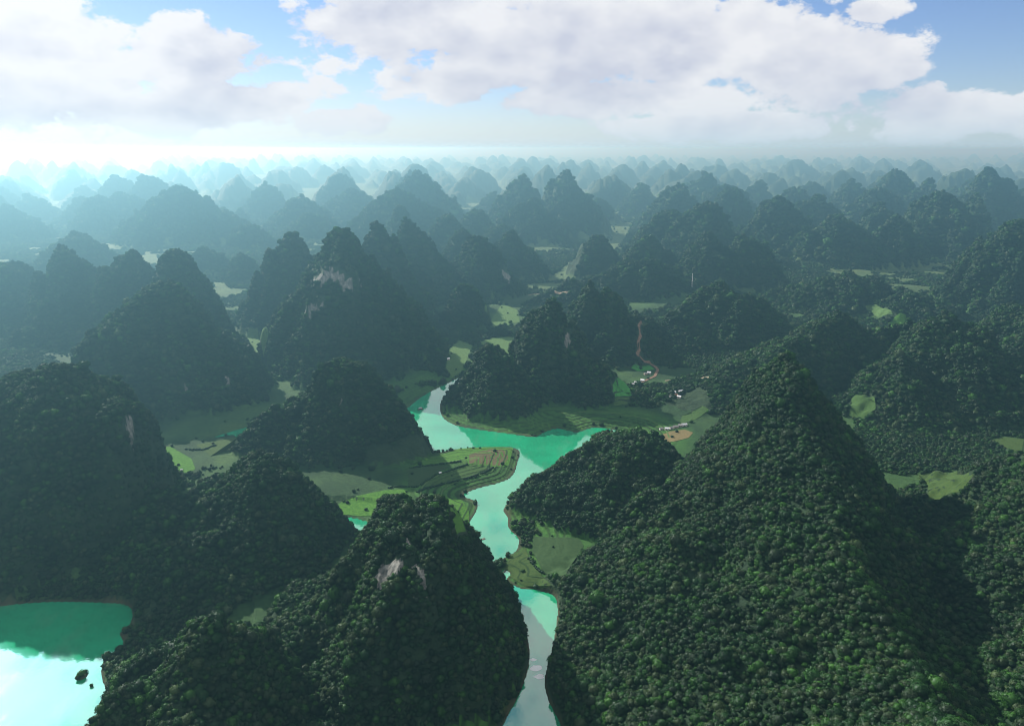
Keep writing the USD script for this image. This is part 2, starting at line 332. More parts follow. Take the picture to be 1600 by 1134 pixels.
# ------------------------------------------------------------------ hills
# bump: (apex px, apex py, depth Y, radius left, right, front, back[, profile power])
HILLS = {
    "left_near": ("steep dark flat-topped karst hill at the left edge, behind the pale lake",
                  [("b", 105, 573, 800, 260, 88, 185, 120, .5), ("b", -70, 598, 810, 220, 220, 190, 150), ("b", 172, 622, 770, 90, 38, 120, 70, .7), ("b", 335, 738, 800, 50, 55, 60, 45), ("b", 245, 770, 735, 60, 60, 70, 45)]),
    "knob_left": ("knobbly forested hill between the left lake hill and the flat-topped foreground peak",
                  [("b", 395, 722, 720, 95, 120, 120, 85), ("b", 300, 850, 640, 85, 90, 70, 80), ("b", 455, 810, 680, 60, 55, 80, 50)]),
    "knoll": ("lowest dark forested knoll at the lake's right shore, cut by the bottom of the view",
              [("b", 305, 962, 440, 95, 85, 120, 75), ("b", 225, 1015, 475, 75, 60, 60, 55)]),
    "front_peak": ("steep flat-topped foreground peak with a grey rock scar, left of the river's narrow end",
                   [("b", 614, 785, 560, 80, 70, 130, 90, .55), ("b", 672, 781, 560, 70, 88, 135, 90, .6), ("b", 505, 900, 580, 75, 80, 110, 55)]),
    "big_right": ("huge forested hill with a long ridge that fills the lower right",
                  [("r", 240, 140, [(1225, 560, 800, 125), (1245, 655, 705, 185), (1268, 765, 605, 235), (1320, 885, 500, 245), (1390, 1020, 410, 250), (1460, 1134, 330, 240), (1560, 1250, 240, 200)]),
                   ("b", 1285, 605, 800, 60, 80, 90, 70)]),
    "round_river": ("rounded dark hill on the right river bank, left of the huge ridge",
                    [("b", 988, 682, 825, 146, 105, 115, 100, .6)]),
    "spit_hill": ("dark triangular hill standing behind the terraced spit",
                  [("b", 538, 560, 1000, 125, 128, 110, 130), ("b", 415, 640, 985, 60, 80, 75, 70)]),
    "river_cone": ("twin-topped dark hill behind the green reflection on the river",
                   [("b", 850, 468, 1270, 90, 95, 130, 110), ("b", 772, 540, 1180, 85, 85, 85, 80), ("b", 905, 560, 1220, 80, 110, 90, 80)]),
    "notch_peak": ("blunt notched peak behind the twin-topped hill, above the red dirt track",
                   [("b", 918, 437, 1500, 62, 80, 120, 100), ("b", 948, 447, 1490, 60, 120, 120, 100), ("b", 1000, 490, 1570, 90, 90, 110, 90)]),
    "track_mound": ("low wooded mound left of the red dirt track", [("b", 985, 528, 1430, 120, 45, 90, 80)]),
    "village_mound": ("small dark wooded mound between the two groups of houses", [("b", 1015, 606, 1215, 45, 45, 40, 40)]),
    "left_pyramid": ("broad ribbed pyramid peak on the left, two small rock scars near its foot",
                     [("b", 262, 438, 1250, 235, 160, 200, 170), ("b", 330, 520, 1230, 90, 110, 120, 100)]),
    "left_pyramid_back": ("pale twin summits right behind the ribbed left pyramid",
                          [("b", 263, 388, 1500, 90, 140, 150, 130), ("b", 212, 395, 1620, 190, 70, 150, 130)]),
    "scar_pyramid": ("tallest central pyramid with white rock scars near the summit",
                     [("b", 535, 363, 1480, 190, 188, 235, 180, .1), ("b", 685, 552, 1440, 60, 55, 60, 60)]),
    "scar_neighbour": ("slender peak directly left of the tallest central pyramid", [("b", 453, 365, 1750, 150, 95, 180, 150)]),
    "back_ridge": ("long steep-sided peak right behind the tallest central pyramid", [("b", 592, 351, 1800, 110, 130, 150, 140)]),
    "back_ridge_right": ("rounded blue-grey peak second to the right of the tallest central pyramid", [("b", 630, 346, 2050, 100, 190, 170, 150), ("b", 697, 336, 2900, 150, 150, 150, 150)]),
    "mid_pair": ("small pointed peak at the left shoulder of the scarred cone in mid distance", [("b", 722, 358, 2450, 110, 110, 120, 120)]),
    "scar_cone": ("neat cone with a pale scar low on its right side, in mid distance", [("b", 747, 368, 2150, 125, 135, 140, 130)]),
    "little_cone": ("little steep cone in front of the neat scarred cone", [("b", 729, 442, 1720, 62, 75, 65, 70)]),
    "sugarloaf": ("smooth sugarloaf peak just left of the pale valley fields", [("b", 800, 361, 2450, 110, 130, 130, 130), ("b", 782, 350, 3000, 120, 120, 120, 120)]),
    "far_range": ("pale double-topped far range behind the valley fields",
                  [("b", 815, 277, 3900, 230, 150, 250, 250), ("b", 880, 270, 3700, 180, 260, 260, 250), ("b", 830, 312, 3400, 220, 160, 200, 200), ("b", 743, 327, 3300, 150, 150, 150, 150)]),
    "far_left_a": ("dim blue peak at the left edge above the lake hill", [("b", 5, 407, 1800, 160, 150, 180, 160), ("b", -120, 420, 1750, 160, 160, 160, 160)]),
    "far_left_b": ("dim blunt peak second from the left edge", [("b", 100, 391, 1700, 120, 150, 170, 150), ("b", 150, 430, 1660, 100, 130, 140, 120)]),
    "haze_hump": ("pale hump with a bright slope behind the dim left peaks", [("b", 118, 368, 2550, 200, 150, 170, 170)]),
    "thumb": ("left of two small thumb-shaped peaks in the haze", [("b", 318, 389, 2500, 90, 90, 110, 110)]),
    "thumb_right": ("right of two small thumb-shaped peaks in the haze", [("b", 374, 397, 2400, 75, 75, 100, 100)]),
    "haze_a": ("wide pale dome in the haze left of centre", [("b", 308, 309, 3800, 330, 230, 250, 250), ("b", 390, 350, 3200, 110, 110, 120, 120)]),
    "haze_b": ("pale double dome in the haze above the left pyramid", [("b", 187, 303, 3900, 180, 260, 250, 250), ("b", 155, 307, 3800, 170, 150, 200, 200)]),
    "haze_c": ("pale peak at the left edge high in the haze", [("b", 10, 322, 3500, 200, 190, 200, 200)]),
    "haze_d": ("pointed pale peak above the thumb-shaped peaks", [("b", 414, 288, 4600, 180, 180, 200, 200)]),
    "haze_e": ("broad pale hump above the slender peak", [("b", 467, 309, 3900, 190, 260, 220, 220)]),
    "haze_f": ("sharp far peak above the tallest central pyramid", [("b", 530, 273, 5000, 200, 230, 230, 230)]),
    "haze_small": ("small pale knob just behind the rounded blue-grey peaks", [("b", 627, 322, 2900, 120, 110, 130, 130)]),
    "valley_hill": ("low rounded hill at the right side of the pale valley fields", [("b", 930, 369, 2450, 110, 130, 110, 110)]),
    "valley_wood": ("low dark wooded rise in front of the pale valley fields",
                    [("b", 1010, 405, 2100, 260, 230, 110, 110), ("b", 900, 440, 1950, 150, 120, 60, 70)]),
    "right_cone": ("small dark cone in front of the right-hand range", [("b", 1015, 368, 2350, 120, 130, 120, 120)]),
    "range_a": ("blue ridge with a rounded top, left end of the right-hand range", [("b", 1103, 315, 2700, 200, 190, 220, 200), ("b", 1050, 330, 2800, 200, 120, 180, 180)]),
    "range_b": ("dark dome at the front of the right-hand range", [("b", 1103, 365, 2250, 130, 140, 130, 130), ("b", 1166, 369, 2250, 90, 150, 120, 120)]),
    "range_c": ("shoulder peak behind the front dome of the right-hand range", [("b", 1217, 309, 2900, 220, 240, 250, 220)]),
    "range_d": ("pale peak behind the right-hand range, left part", [("b", 1060, 289, 3700, 200, 200, 230, 220), ("b", 1142, 294, 3500, 160, 190, 200, 200)]),
    "range_e": ("wide dark hill in the middle of the right-hand range", [("b", 1316, 340, 2650, 250, 200, 200, 190)]),
    "range_f": ("knob behind the wide dark hill", [("b", 1280, 306, 3300, 230, 150, 200, 200), ("b", 1375, 314, 3000, 120, 110, 150, 150)]),
    "range_g": ("small dome right of the wide dark hill", [("b", 1397, 338, 2600, 110, 120, 130, 130)]),
    "range_h": ("massive rounded summit on the right with a lower knob to its right", [("b", 1473, 301, 2800, 230, 200, 260, 230), ("b", 1527, 303, 2900, 90, 110, 150, 150)]),
    "range_i": ("pale spiky peak at the right edge of the far range", [("b", 1547, 266, 3600, 190, 250, 260, 250), ("b", 1575, 277, 3600, 90, 160, 200, 200)]),
    "range_j": ("far pale peak above the right-hand range", [("b", 1403, 267, 4200, 220, 230, 260, 260), ("b", 1450, 279, 4000, 180, 150, 200, 200)]),
    "range_k": ("far pale knob right of centre in the haze", [("b", 1330, 282, 4300, 170, 180, 220, 220)]),
    "edge_dark": ("tall dark hill at the right edge", [("b", 1585, 346, 1950, 190, 200, 190, 190)]),
    "wood_dome": ("broad wooded dome right of the red dirt track, pale mast behind it", [("b", 1128, 444, 1650, 165, 190, 170, 140), ("b", 1060, 490, 1560, 90, 110, 110, 110)]),
    "wood_shelf": ("long low wooded shelf behind the broad wooded dome", [("b", 1330, 428, 1950, 260, 230, 170, 140), ("b", 1430, 455, 1800, 130, 150, 110, 110)]),
    "wood_ridge": ("wooded ridge climbing to the right behind the huge ridge", [("r", 130, 120, [(1118, 602, 1190), (1190, 555, 1250), (1310, 488, 1360), (1370, 520, 1370)])]),
    "right_dark": ("dark wooded hill right of the huge ridge, with a bright clearing on its left", [("b", 1480, 488, 1260, 170, 170, 230, 150), ("b", 1400, 560, 1170, 110, 110, 150, 100)]),
    "right_dark_edge": ("dark wooded hill cut by the right edge, above the little valley field", [("b", 1610, 478, 1400, 170, 220, 220, 170)]),
    "corner": ("forested slope rising in the lower right corner", [("r", 150, 200, [(1660, 705, 680), (1690, 830, 560), (1760, 1010, 440), (1850, 1134, 350)])]),
}
IDS = list(HILLS)
NH = len(IDS)

bumps = []          # (hill id, kind, data)
for hid, name in enumerate(IDS):
    for b in HILLS[name][1]:
        if b[0] == "b":
            x, y, h = at_depth(*b[1:4])
            bumps.append((hid, "b", (x, y, h, *b[4:8], b[8] if len(b) > 8 else 0.06)))
        else:
            pts = np.array([(*at_depth(*p[:3]), p[3] if len(p) > 3 else b[1]) for p in b[3]])
            bumps.append((hid, "r", (pts, b[1], b[2])))

# many more karst cones farther out and beside the view
far_id = NH
taken = [(d[0], d[1]) for _, k, d in bumps if k == "b"]
r2 = random.Random(11)
grid = []
for _ in range(9000):
    Y = 2600 * math.exp(r2.random() * math.log(26000 / 2600))
    a = r2.uniform(-1.15, 1.15)
    X = math.tan(a) * Y if abs(a) < 0.9 else math.copysign(Y * 1.2, a)
    if Y < 4200 and abs(X) < 0.78 * Y + 120:
        if Y < 3300 or (-0.10 < X / Y < 0.22):
            continue
    sep = 330 + Y * 0.012
    if any((X - p) ** 2 + (Y - q) ** 2 < sep * sep for p, q in taken):
        continue
    taken.append((X, Y))
    h = r2.choice((r2.uniform(70, 170), r2.uniform(140, 270), r2.uniform(150, 310)))
    R = h * r2.uniform(0.6, 1.05) + 30
    bumps.append((far_id, "b", (X, Y, h, R * r2.uniform(.8, 1.4), R * r2.uniform(.8, 1.4), R, R, r2.uniform(-.25, .2))))
for Y in np.arange(300, 2600, 330):                   # beside the frame, so that a step to the side finds hills too
    for s in (-1, 1):
        for k in range(3):
            X = s * (0.82 * Y + 330 + k * 380 + r2.uniform(-80, 80))
            yy = Y + r2.uniform(-90, 90)
            if s < 0 and Y < 800 and k == 0:
                continue
            h = r2.uniform(110, 230)
            bumps.append((far_id, "b", (X, yy, h, h, h, h * 0.9, h * 0.9, 0.35)))


def fbm2(x, y, scale, octaves=4, seed=0):
    p = np.stack([np.asarray(x) / scale, np.asarray(y) / scale, np.zeros_like(x)], -1)
    return meshkit.fbm(p, octaves, seed)


def height(x, y):
    """Ground height, which hill it belongs to (-1: valley floor), height above the valley floor and distance to water."""
    x, y = np.asarray(x, float).ravel(), np.asarray(y, float).ravel()
    r = np.hypot(x, y)
    w = np.clip(r / 900, 0.6, 2.2)
    wx = x + (fbm2(x, y, 75, 3, 5) - 0.5) * 46 + (fbm2(x, y, 19, 2, 8) - 0.5) * 9
    wy = y + (fbm2(x, y, 75, 3, 6) - 0.5) * 46 + (fbm2(x, y, 19, 2, 9) - 0.5) * 9
    rib = fbm2(x, y, 30, 4, 21) - 0.5
    rib2 = np.abs(fbm2(x, y, 85, 3, 22) - 0.5) * 2 - 0.28
    best, who = np.zeros(len(x)), np.full(len(x), -1)
    order = np.argsort(x)
    xs = x[order]
    for hid, kind, d in bumps:
        if kind == "b":
            bx, by, bh, rl, rr, rf, rb, cv = d
            R = max(rl, rr, rf, rb) * 1.15 + 40
            i0, i1 = np.searchsorted(xs, (bx - R, bx + R))
            idx = order[i0:i1]
            idx = idx[np.abs(y[idx] - by) < R]
            if not len(idx):
                continue
            dx, dy = wx[idx] - bx, wy[idx] - by
            t = np.hypot(dx / np.where(dx < 0, rl, rr), dy / np.where(dy < 0, rf, rb))
            ang = np.arctan2(dy, dx)
            wob = 2.2 * rib[idx]
            lob = 0.05 * np.sin(2 * ang + bx) + 0.20 * (np.abs(np.sin(2.5 * ang + by + wob)) - 0.62) + 0.11 * (np.abs(np.sin(5.5 * ang + bx * .7 + 2 * wob)) - 0.62) + 0.06 * (np.abs(np.sin(11 * ang + bh + 3 * wob)) - 0.62)
            lob = lob * (1 - 0.8 * smooth01((t - 0.5) / 0.4)) * (0.55 if hid == far_id else 1.0)
            t = t * (1 + lob * smooth01(t * 2.5)) + (0.20 * rib[idx] + 0.26 * rib2[idx]) * smooth01(t * 3)
            hh = bh
        else:
            pts, rl, rr = d
            cv = 0.25
            R = max(rl, rr, pts[:, 3].max()) * 1.2 + 40
            i0, i1 = np.searchsorted(xs, (pts[:, 0].min() - R, pts[:, 0].max() + R))
            idx = order[i0:i1]
            idx = idx[(y[idx] > pts[:, 1].min() - R) & (y[idx] < pts[:, 1].max() + R)]
            if not len(idx):
                continue
            p = np.stack([wx[idx], wy[idx]], 1)
            bd, hh, side, rl = np.full(len(idx), 1e9), np.zeros(len(idx)), np.zeros(len(idx)), np.zeros(len(idx))
            for a, b in zip(pts[:-1], pts[1:]):
                ab = b[:2] - a[:2]
                s = np.clip(((p - a[:2]) @ ab) / (ab @ ab), 0, 1)
                q = p - a[:2] - s[:, None] * ab
                dd = np.hypot(q[:, 0], q[:, 1])
                m = dd < bd
                rl[m] = (a[3] + s * (b[3] - a[3]))[m]
                bd[m], hh[m], side[m] = dd[m], (a[2] + s * (b[2] - a[2]))[m], (p[:, 0] - (a[0] + s * ab[0]))[m]
            t = bd / (rr + (rl - rr) * smooth01(0.5 - side / 90))
            t = t + (0.16 * rib[idx] + 0.22 * rib2[idx]) * smooth01(t * 3)
        k = 0.09 if kind == "b" else 0.05
        s = (np.sqrt(t * t + k * k) - k) / (math.sqrt(1 + k * k) - k)
        s = np.clip(s, 0, 1.2)
        prof = np.where(s < 1, (1 - cv) * np.maximum(1 - s, 0) + cv * np.maximum(1 - s * s, 0), 0)
        v = hh * prof
        m = v > best[idx]
        best[idx[m]], who[idx[m]] = v[m], hid
    # valley floor
    dw = np.minimum(dist_to(RIVER, x, y), dist_to(LAKE, x, y))
    n = fbm2(x, y, 160, 4, 31)
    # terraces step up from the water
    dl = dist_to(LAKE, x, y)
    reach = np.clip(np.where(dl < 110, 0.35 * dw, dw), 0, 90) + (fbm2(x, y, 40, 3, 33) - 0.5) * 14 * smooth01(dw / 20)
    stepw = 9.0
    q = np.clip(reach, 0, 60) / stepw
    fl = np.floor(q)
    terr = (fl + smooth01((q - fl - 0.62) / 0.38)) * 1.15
    floor = 0.3 + terr + np.clip(dw - 60, 0, 400) * 0.008 + (n - 0.5) * 5 * smooth01((dw - 40) / 80)
    rolling = smooth01((y - 1500) / 900) * smooth01((x / np.maximum(y, 1) - 0.12) / 0.2)
    floor = floor + rolling * (fbm2(x, y, 330, 4, 41) * 70 - 12).clip(0)
    floor = np.maximum(floor, 0.4)
    rough = (fbm2(x, y, 30, 4, 51) - 0.5) * 14 * w + (fbm2(x, y, 11, 2, 52) - 0.5) * 5
    hill = best + rough * smooth01(best / 60)
    hill = np.minimum(hill, np.clip(dw, 0, 500) * 1.9)                # banks drop to the water
    z = np.maximum(hill, floor) + 0.5 * np.minimum(hill, floor) * smooth01(hill / 40) * 0
    lift = hill - floor
    z = np.where(dw < 0, np.maximum(-6.0, dw * 0.35), np.minimum(z, 0.15 + dw * 1.9))
    dp = dist_to(POND, x, y, 60)
    z = np.where(dp < 0, POND_Z - 0.6, np.where(dp < 40, np.where(hill > floor, z, POND_Z + 0.5 + np.clip(dp, 0, 40) * 0.03), z))
    for isl, hh in zip(ISLET, (2.2, 1.2)):
        c = isl.centroid
        rr = math.sqrt(isl.area / math.pi)
        z = np.maximum(z, hh * (1 - (np.hypot(x - c.x, y - c.y) / rr) ** 2).clip(-3))
    who = np.where(lift > 1.0, who, -1)
    return z, who, lift, dw, dp, np.where(dw < 66, q - fl, 0.0)


# polar grid round the point below the camera: fine ahead, coarse behind
NA, NR = 860, 640
az = np.concatenate([np.linspace(-math.pi, -0.95, 60, endpoint=False), np.linspace(-0.95, -0.74, 40, endpoint=False), np.linspace(-0.74, 0.74, NA, endpoint=False),
                     np.linspace(0.74, 0.95, 40, endpoint=False), np.linspace(0.95, math.pi, 61)])
rad = np.concatenate([np.linspace(40, 180, 12, endpoint=False), np.exp(np.linspace(math.log(180), math.log(5200), NR, endpoint=False)), np.exp(np.linspace(math.log(5200), math.log(60000), 260))])
A, Rr = np.meshgrid(az, rad, indexing="ij")
X, Y = (np.sin(A) * Rr), (np.cos(A) * Rr)
Z, WHO, LIFT, DW, DP, TERR = (v.reshape(A.shape) for v in height(X, Y))
P = np.stack([X, Y, Z], -1)
ga, gr = np.zeros_like(P), np.zeros_like(P)
ga[1:-1], gr[:, 1:-1] = P[2:] - P[:-2], P[:, 2:] - P[:, :-2]
ga[0], ga[-1], gr[:, 0], gr[:, -1] = P[1] - P[0], P[-1] - P[-2], P[:, 1] - P[:, 0], P[:, -1] - P[:, -2]
NRM = np.cross(gr, ga)
NRM /= np.linalg.norm(NRM, axis=-1, keepdims=True) + 1e-9
NRM *= np.sign(NRM[..., 2:] + 1e-9)

# what a visitor near the camera can see of it
tan_el = (Z - CAM_H) / Rr
run = np.maximum.accumulate(tan_el, axis=1)
VIS = (Z + 16 - CAM_H) / Rr >= np.concatenate([np.full((len(az), 1), -9.0), run[:, :-1]], 1)


def to_px(x, y, z):
    dx, dy, dz = x, y, z - CAM_H
    depth = dy * CP - dz * SP
    up = dy * SP + dz * CP
    return 800 + FOC * dx / depth, 567 - FOC * up / depth


PX, PY = to_px(X, Y, Z)

# bare rock: where the photograph shows it on each hill
CLIFFS = [("front_peak", [(585, 905), (600, 882), (625, 872), (650, 880), (655, 892), (625, 890), (605, 905), (592, 920)], "grey arched rock scar"),
          ("front_peak", [(652, 885), (660, 890), (668, 925), (667, 935), (660, 915)], None),
          ("front_peak", [(630, 838), (637, 842), (642, 855), (634, 852)], None),
          ("scar_pyramid", [(484, 478), (505, 470), (500, 490), (478, 500), (466, 486)], "white rock scar"),
          ("scar_pyramid", [(485, 440), (515, 418), (560, 440), (572, 446), (545, 458), (520, 440), (500, 452)], "broken white rock bands"),
          ("left_pyramid", [(278, 602), (300, 602), (292, 614), (282, 612)], "small white rock scar"),
          ("left_pyramid", [(354, 590), (359, 590), (359, 608), (355, 608)], None),
          ("spit_hill", [(524, 622), (536, 622), (532, 634), (527, 632)], None),
          ("left_near", [(199, 650), (206, 655), (207, 700), (200, 690)], "narrow pale cliff streak"),
          ("scar_cone", [(784, 422), (796, 432), (796, 446), (788, 440)], None),
          ("river_cone", [(884, 520), (889, 522), (888, 545), (884, 543)], None)]
ROCK = np.zeros(A.shape, bool)
rock_noise = fbm2(X.ravel(), Y.ravel(), 9, 3, 77).reshape(A.shape)
streak = fbm2(X.ravel() * 2.2, Z.ravel() * 0.35, 6, 3, 78).reshape(A.shape)
for name, poly, lab in CLIFFS:
    pg = Polygon(poly).buffer(5)
    m = (WHO == IDS.index(name)) & (PX > pg.bounds[0]) & (PX < pg.bounds[2]) & (PY > pg.bounds[1]) & (PY < pg.bounds[3]) & (np.abs(A) < 0.74)
    ii = np.nonzero(m)
    if len(ii[0]):
        d = shapely.distance(Polygon(poly), shapely.points(PX[ii], PY[ii]))
        ROCK[ii] |= d < 9 * (rock_noise[ii] * 0.5 + streak[ii] * 0.5 - 0.42) + 1.5

# ------------------------------------------------------------------ valley floor colours (what grows there), then the meshes
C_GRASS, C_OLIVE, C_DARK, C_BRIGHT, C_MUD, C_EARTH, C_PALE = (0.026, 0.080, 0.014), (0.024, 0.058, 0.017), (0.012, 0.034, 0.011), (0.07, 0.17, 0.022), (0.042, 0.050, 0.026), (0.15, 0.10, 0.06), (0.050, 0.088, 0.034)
TINT = np.empty(A.shape + (3,))
nz = fbm2(X.ravel(), Y.ravel(), 70, 4, 61).reshape(A.shape)
f = smooth01((nz - 0.36) / 0.28)[..., None]
TINT[:] = np.array(C_DARK) * (1 - f) + np.array(C_OLIVE) * f
DL = dist_to(LAKE, X.ravel(), Y.ravel(), 120).reshape(A.shape)
nearw = ((DL > 100) * smooth01((DW) / 6) * (1 - smooth01((DW - 55) / 50)))[..., None]
TINT = TINT * (1 - nearw) + np.array(C_GRASS) * nearw
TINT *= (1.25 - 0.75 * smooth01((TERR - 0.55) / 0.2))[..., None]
mud = (1 - smooth01((DW - 1.0) / (1.5 + 9 * smooth01((fbm2(X.ravel(), Y.ravel(), 24, 3, 63).reshape(A.shape) - 0.35) / 0.4))))[..., None]
TINT = TINT * (1 - mud) + np.array(C_MUD) * mud * 0.8
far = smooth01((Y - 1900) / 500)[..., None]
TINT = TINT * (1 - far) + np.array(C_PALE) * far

na, nr = A.shape
vid = np.arange(na * nr).reshape(na, nr)
Q = np.stack([vid[:-1, :-1], vid[:-1, 1:], vid[1:, 1:], vid[1:, :-1]], -1).reshape(-1, 4)[:, ::-1]
fw = WHO[:-1, :-1].ravel()
fr_ = (ROCK[:-1, :-1] & ROCK[1:, 1:]).ravel()
flatP, flatN, flatT = P.reshape(-1, 3), NRM.reshape(-1, 3), TINT.reshape(-1, 3)


def submesh(name, faces, mat, parent=None, tint=False):
    u, inv = np.unique(faces, return_inverse=True)
    return raw_mesh(name, flatP[u], inv.reshape(faces.shape), flatN[u], mat, parent, flatT[u] if tint else None)


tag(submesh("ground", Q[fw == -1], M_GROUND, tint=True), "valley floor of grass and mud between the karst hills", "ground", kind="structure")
tag(submesh("far_hills", Q[fw == far_id], M_SLOPE), "endless pale karst hills fading into haze towards the horizon", "hills", kind="structure")
HILL_PRIMS = {}
for hid, name in enumerate(IDS):
    sel = fw == hid
    if not sel.any():
        print("no faces for", name)
        continue
    hp = xform("karst_hill")
    tag(hp, HILLS[name][0], "hill", kind="structure")
    HILL_PRIMS[hid] = hp
    submesh("slope", Q[sel & ~fr_], M_SLOPE, hp)
    if (sel & fr_).any():
        c = submesh("cliff_face", Q[sel & fr_], M_CLIFF, hp)
        lab = [l for n2, _, l in CLIFFS if n2 == name and l]
        if lab:
            tag(c, lab[0])

# water
for name, poly, z, lab, px in (("river", RIVER, 0.0, "emerald and white river winding between the dark hills", None), ("lake", LAKE, 0.0, "pale mirror lake in the lower left corner", None),
                               ("pond", POND, POND_Z, "small dark pond among the terraces behind the foreground peak", None)):
    pg = poly.buffer(2.5 if z == 0 else 0.5, join_style=2).simplify(0.3)
    v, fc = trimesh.creation.triangulate_polygon(pg, engine="earcut")
    v3 = np.column_stack([v, np.full(len(v), z)])
    nrm = np.cross(v3[fc[:, 1]] - v3[fc[:, 0]], v3[fc[:, 2]] - v3[fc[:, 0]])[:, 2]
    fc = np.where(nrm[:, None] < 0, fc[:, ::-1], fc)
    tag(put(name, (v3, fc), M_WATER), lab, "water", kind="structure")

# ------------------------------------------------------------------ haze: one closed box
g = Graph()
hv = g.add("principled_volume", "volume", color=HAZE_COLOR, absorption_color=(0.72, 1.0, 1.0), density=HAZE_DENSITY, anisotropy=HAZE_G)
M_HAZE = g.build("/World/Looks/haze_air", volume=hv)
hb = trimesh.creation.box([150000, 150000, 447.0])
hb.apply_translation([0, 0, 440.0 - 447 / 2])
tag(put("haze", hb, M_HAZE), "pale blue morning haze lying over the whole valley", "haze", kind="stuff")

# ------------------------------------------------------------------ forest
def crown_mesh(seed, cards, lobes, size, flat=0.8):
    """A lumpy broadleaf crown: a core and leaf clumps spread over several lobes. Returns vertices, triangles, normals."""
    r = np.random.default_rng(seed)
    V, F, N = [], [], []
    cents = [np.array([0, 0, 0.15])] + [np.array([math.cos(a) * q, math.sin(a) * q, r.uniform(-0.25, 0.3)]) for a, q in zip(np.linspace(0, 6.28, lobes, endpoint=False) + r.uniform(0, 1), r.uniform(0.35, 0.62, lobes))]
    core = trimesh.creation.icosphere(subdivisions=1, radius=0.74)
    cv = np.array(core.vertices)
    N.append(cv / np.linalg.norm(cv, axis=1, keepdims=True))
    cv *= (1 + 0.5 * (meshkit.fbm(cv * 1.7 + seed, 3) - 0.5))[:, None]
    V.append(cv * [1, 1, flat]), F.append(np.array(core.faces))
    n = len(cv)
    for c in cents:
        lr = r.uniform(0.38, 0.58) if c is not cents[0] else 0.68
        for _ in range(cards):
            d = r.normal(size=3)
            d /= np.linalg.norm(d)
            if d[2] < -0.45:
                d[2] *= -1
            p = c + d * lr * r.uniform(0.8, 1.12)
            nn = d + r.normal(size=3) * 0.5
            nn /= np.linalg.norm(nn)
            u = np.cross(nn, r.normal(size=3))
            u /= np.linalg.norm(u)
            w = np.cross(nn, u)
            q = size * r.uniform(0.6, 1.25)
            quad = np.array([p + u * q, p + w * q * .7, p - u * q, p - w * q * .7])
            if np.dot(np.cross(quad[1] - quad[0], quad[2] - quad[0]), d) < 0:
                quad = quad[::-1]
            V.append(quad * [1, 1, flat])
            m = d * 0.65 + p * 0.35 + nn * 0.75
            N.append(np.tile(m / np.linalg.norm(m), (4, 1)))
            F.append(np.array([[0, 1, 2], [0, 2, 3]]) + n)
            n += 4
    return np.vstack(V), np.vstack(F), np.vstack(N)


stage.DefinePrim("/World/Looks/tree_kinds").SetSpecifier(Sdf.SpecifierClass)          # abstract: only its copies are drawn
KINDS = {"near": [], "far": [], "single": []}


def trunk_mesh(seed):
    r = np.random.default_rng(seed + 900)
    parts = []
    for base, tip, r0, r1 in [((0, 0, -1.0), (0.05, 0.03, 0.35), 0.075, 0.05)] + [((0.04, 0.02, 0.1 + 0.1 * i), (math.cos(a) * .45, math.sin(a) * .45, 0.45 + 0.12 * i), 0.04, 0.015) for i, a in enumerate(r.uniform(0, 6.28, 3))]:
        v = np.subtract(tip, base)
        c = trimesh.creation.cone(radius=r0, height=np.linalg.norm(v) * r0 / (r0 - r1), sections=7)
        c = trimesh.intersections.slice_mesh_plane(c, [0, 0, -1], [0, 0, np.linalg.norm(v)])
        c.apply_transform(trimesh.geometry.align_vectors([0, 0, 1], v))
        c.apply_translation(base)
        parts.append(c)
    return trimesh.util.concatenate(parts)


for k in range(6):
    for lod, cards, lobes, size in (("near", 58, 7, 0.13), ("far", 26, 6, 0.21), ("single", 90, 8, 0.11)):
        where = f"/World/Looks/tree_kinds/{lod}_tree_{k}"
        kx = UsdGeom.Xform.Define(stage, where).GetPrim()
        v, fc, nn = crown_mesh(100 + k, cards, lobes, size, 0.72 + 0.09 * k)
        raw_mesh("crown", v + [0, 0, 0.55], fc, nn, M_LEAF[k % 3], kx)
        if lod == "single":
            put("trunk", trunk_mesh(k), M_BARK, kx)
        KINDS[lod].append(where)


def surface(x, y):
    """Bilinear lookup in the polar grid: height, hill, rock, visible, normal z."""
    a, r = np.arctan2(x, y), np.hypot(x, y)
    i = np.clip(np.searchsorted(az, a) - 1, 0, na - 2)
    j = np.clip(np.searchsorted(rad, r) - 1, 0, nr - 2)
    u, v = ((a - az[i]) / (az[i + 1] - az[i])).clip(0, 1), ((r - rad[j]) / (rad[j + 1] - rad[j])).clip(0, 1)
    z = (Z[i, j] * (1 - u) + Z[i + 1, j] * u) * (1 - v) + (Z[i, j + 1] * (1 - u) + Z[i + 1, j + 1] * u) * v
    return z, WHO[i, j], ROCK[i, j], VIS[i, j] | VIS[i, j + 1], NRM[i, j, 2], DW[i, j], LIFT[i, j], DP[i, j]


def jitter_grid(y0, y1, s, half=0.80):
    ny, nx = int((y1 - y0) / s), int(2 * half * y1 / s)
    gx, gy = np.meshgrid((np.arange(nx) - nx / 2) * s, y0 + np.arange(ny) * s)
    gx, gy = gx.ravel() + rng.uniform(-.5, .5, nx * ny) * s, gy.ravel() + rng.uniform(-.5, .5, nx * ny) * s
    m = (np.abs(gx) < half * gy + 60) & (np.hypot(gx, gy) > 120)
    return gx[m], gy[m]


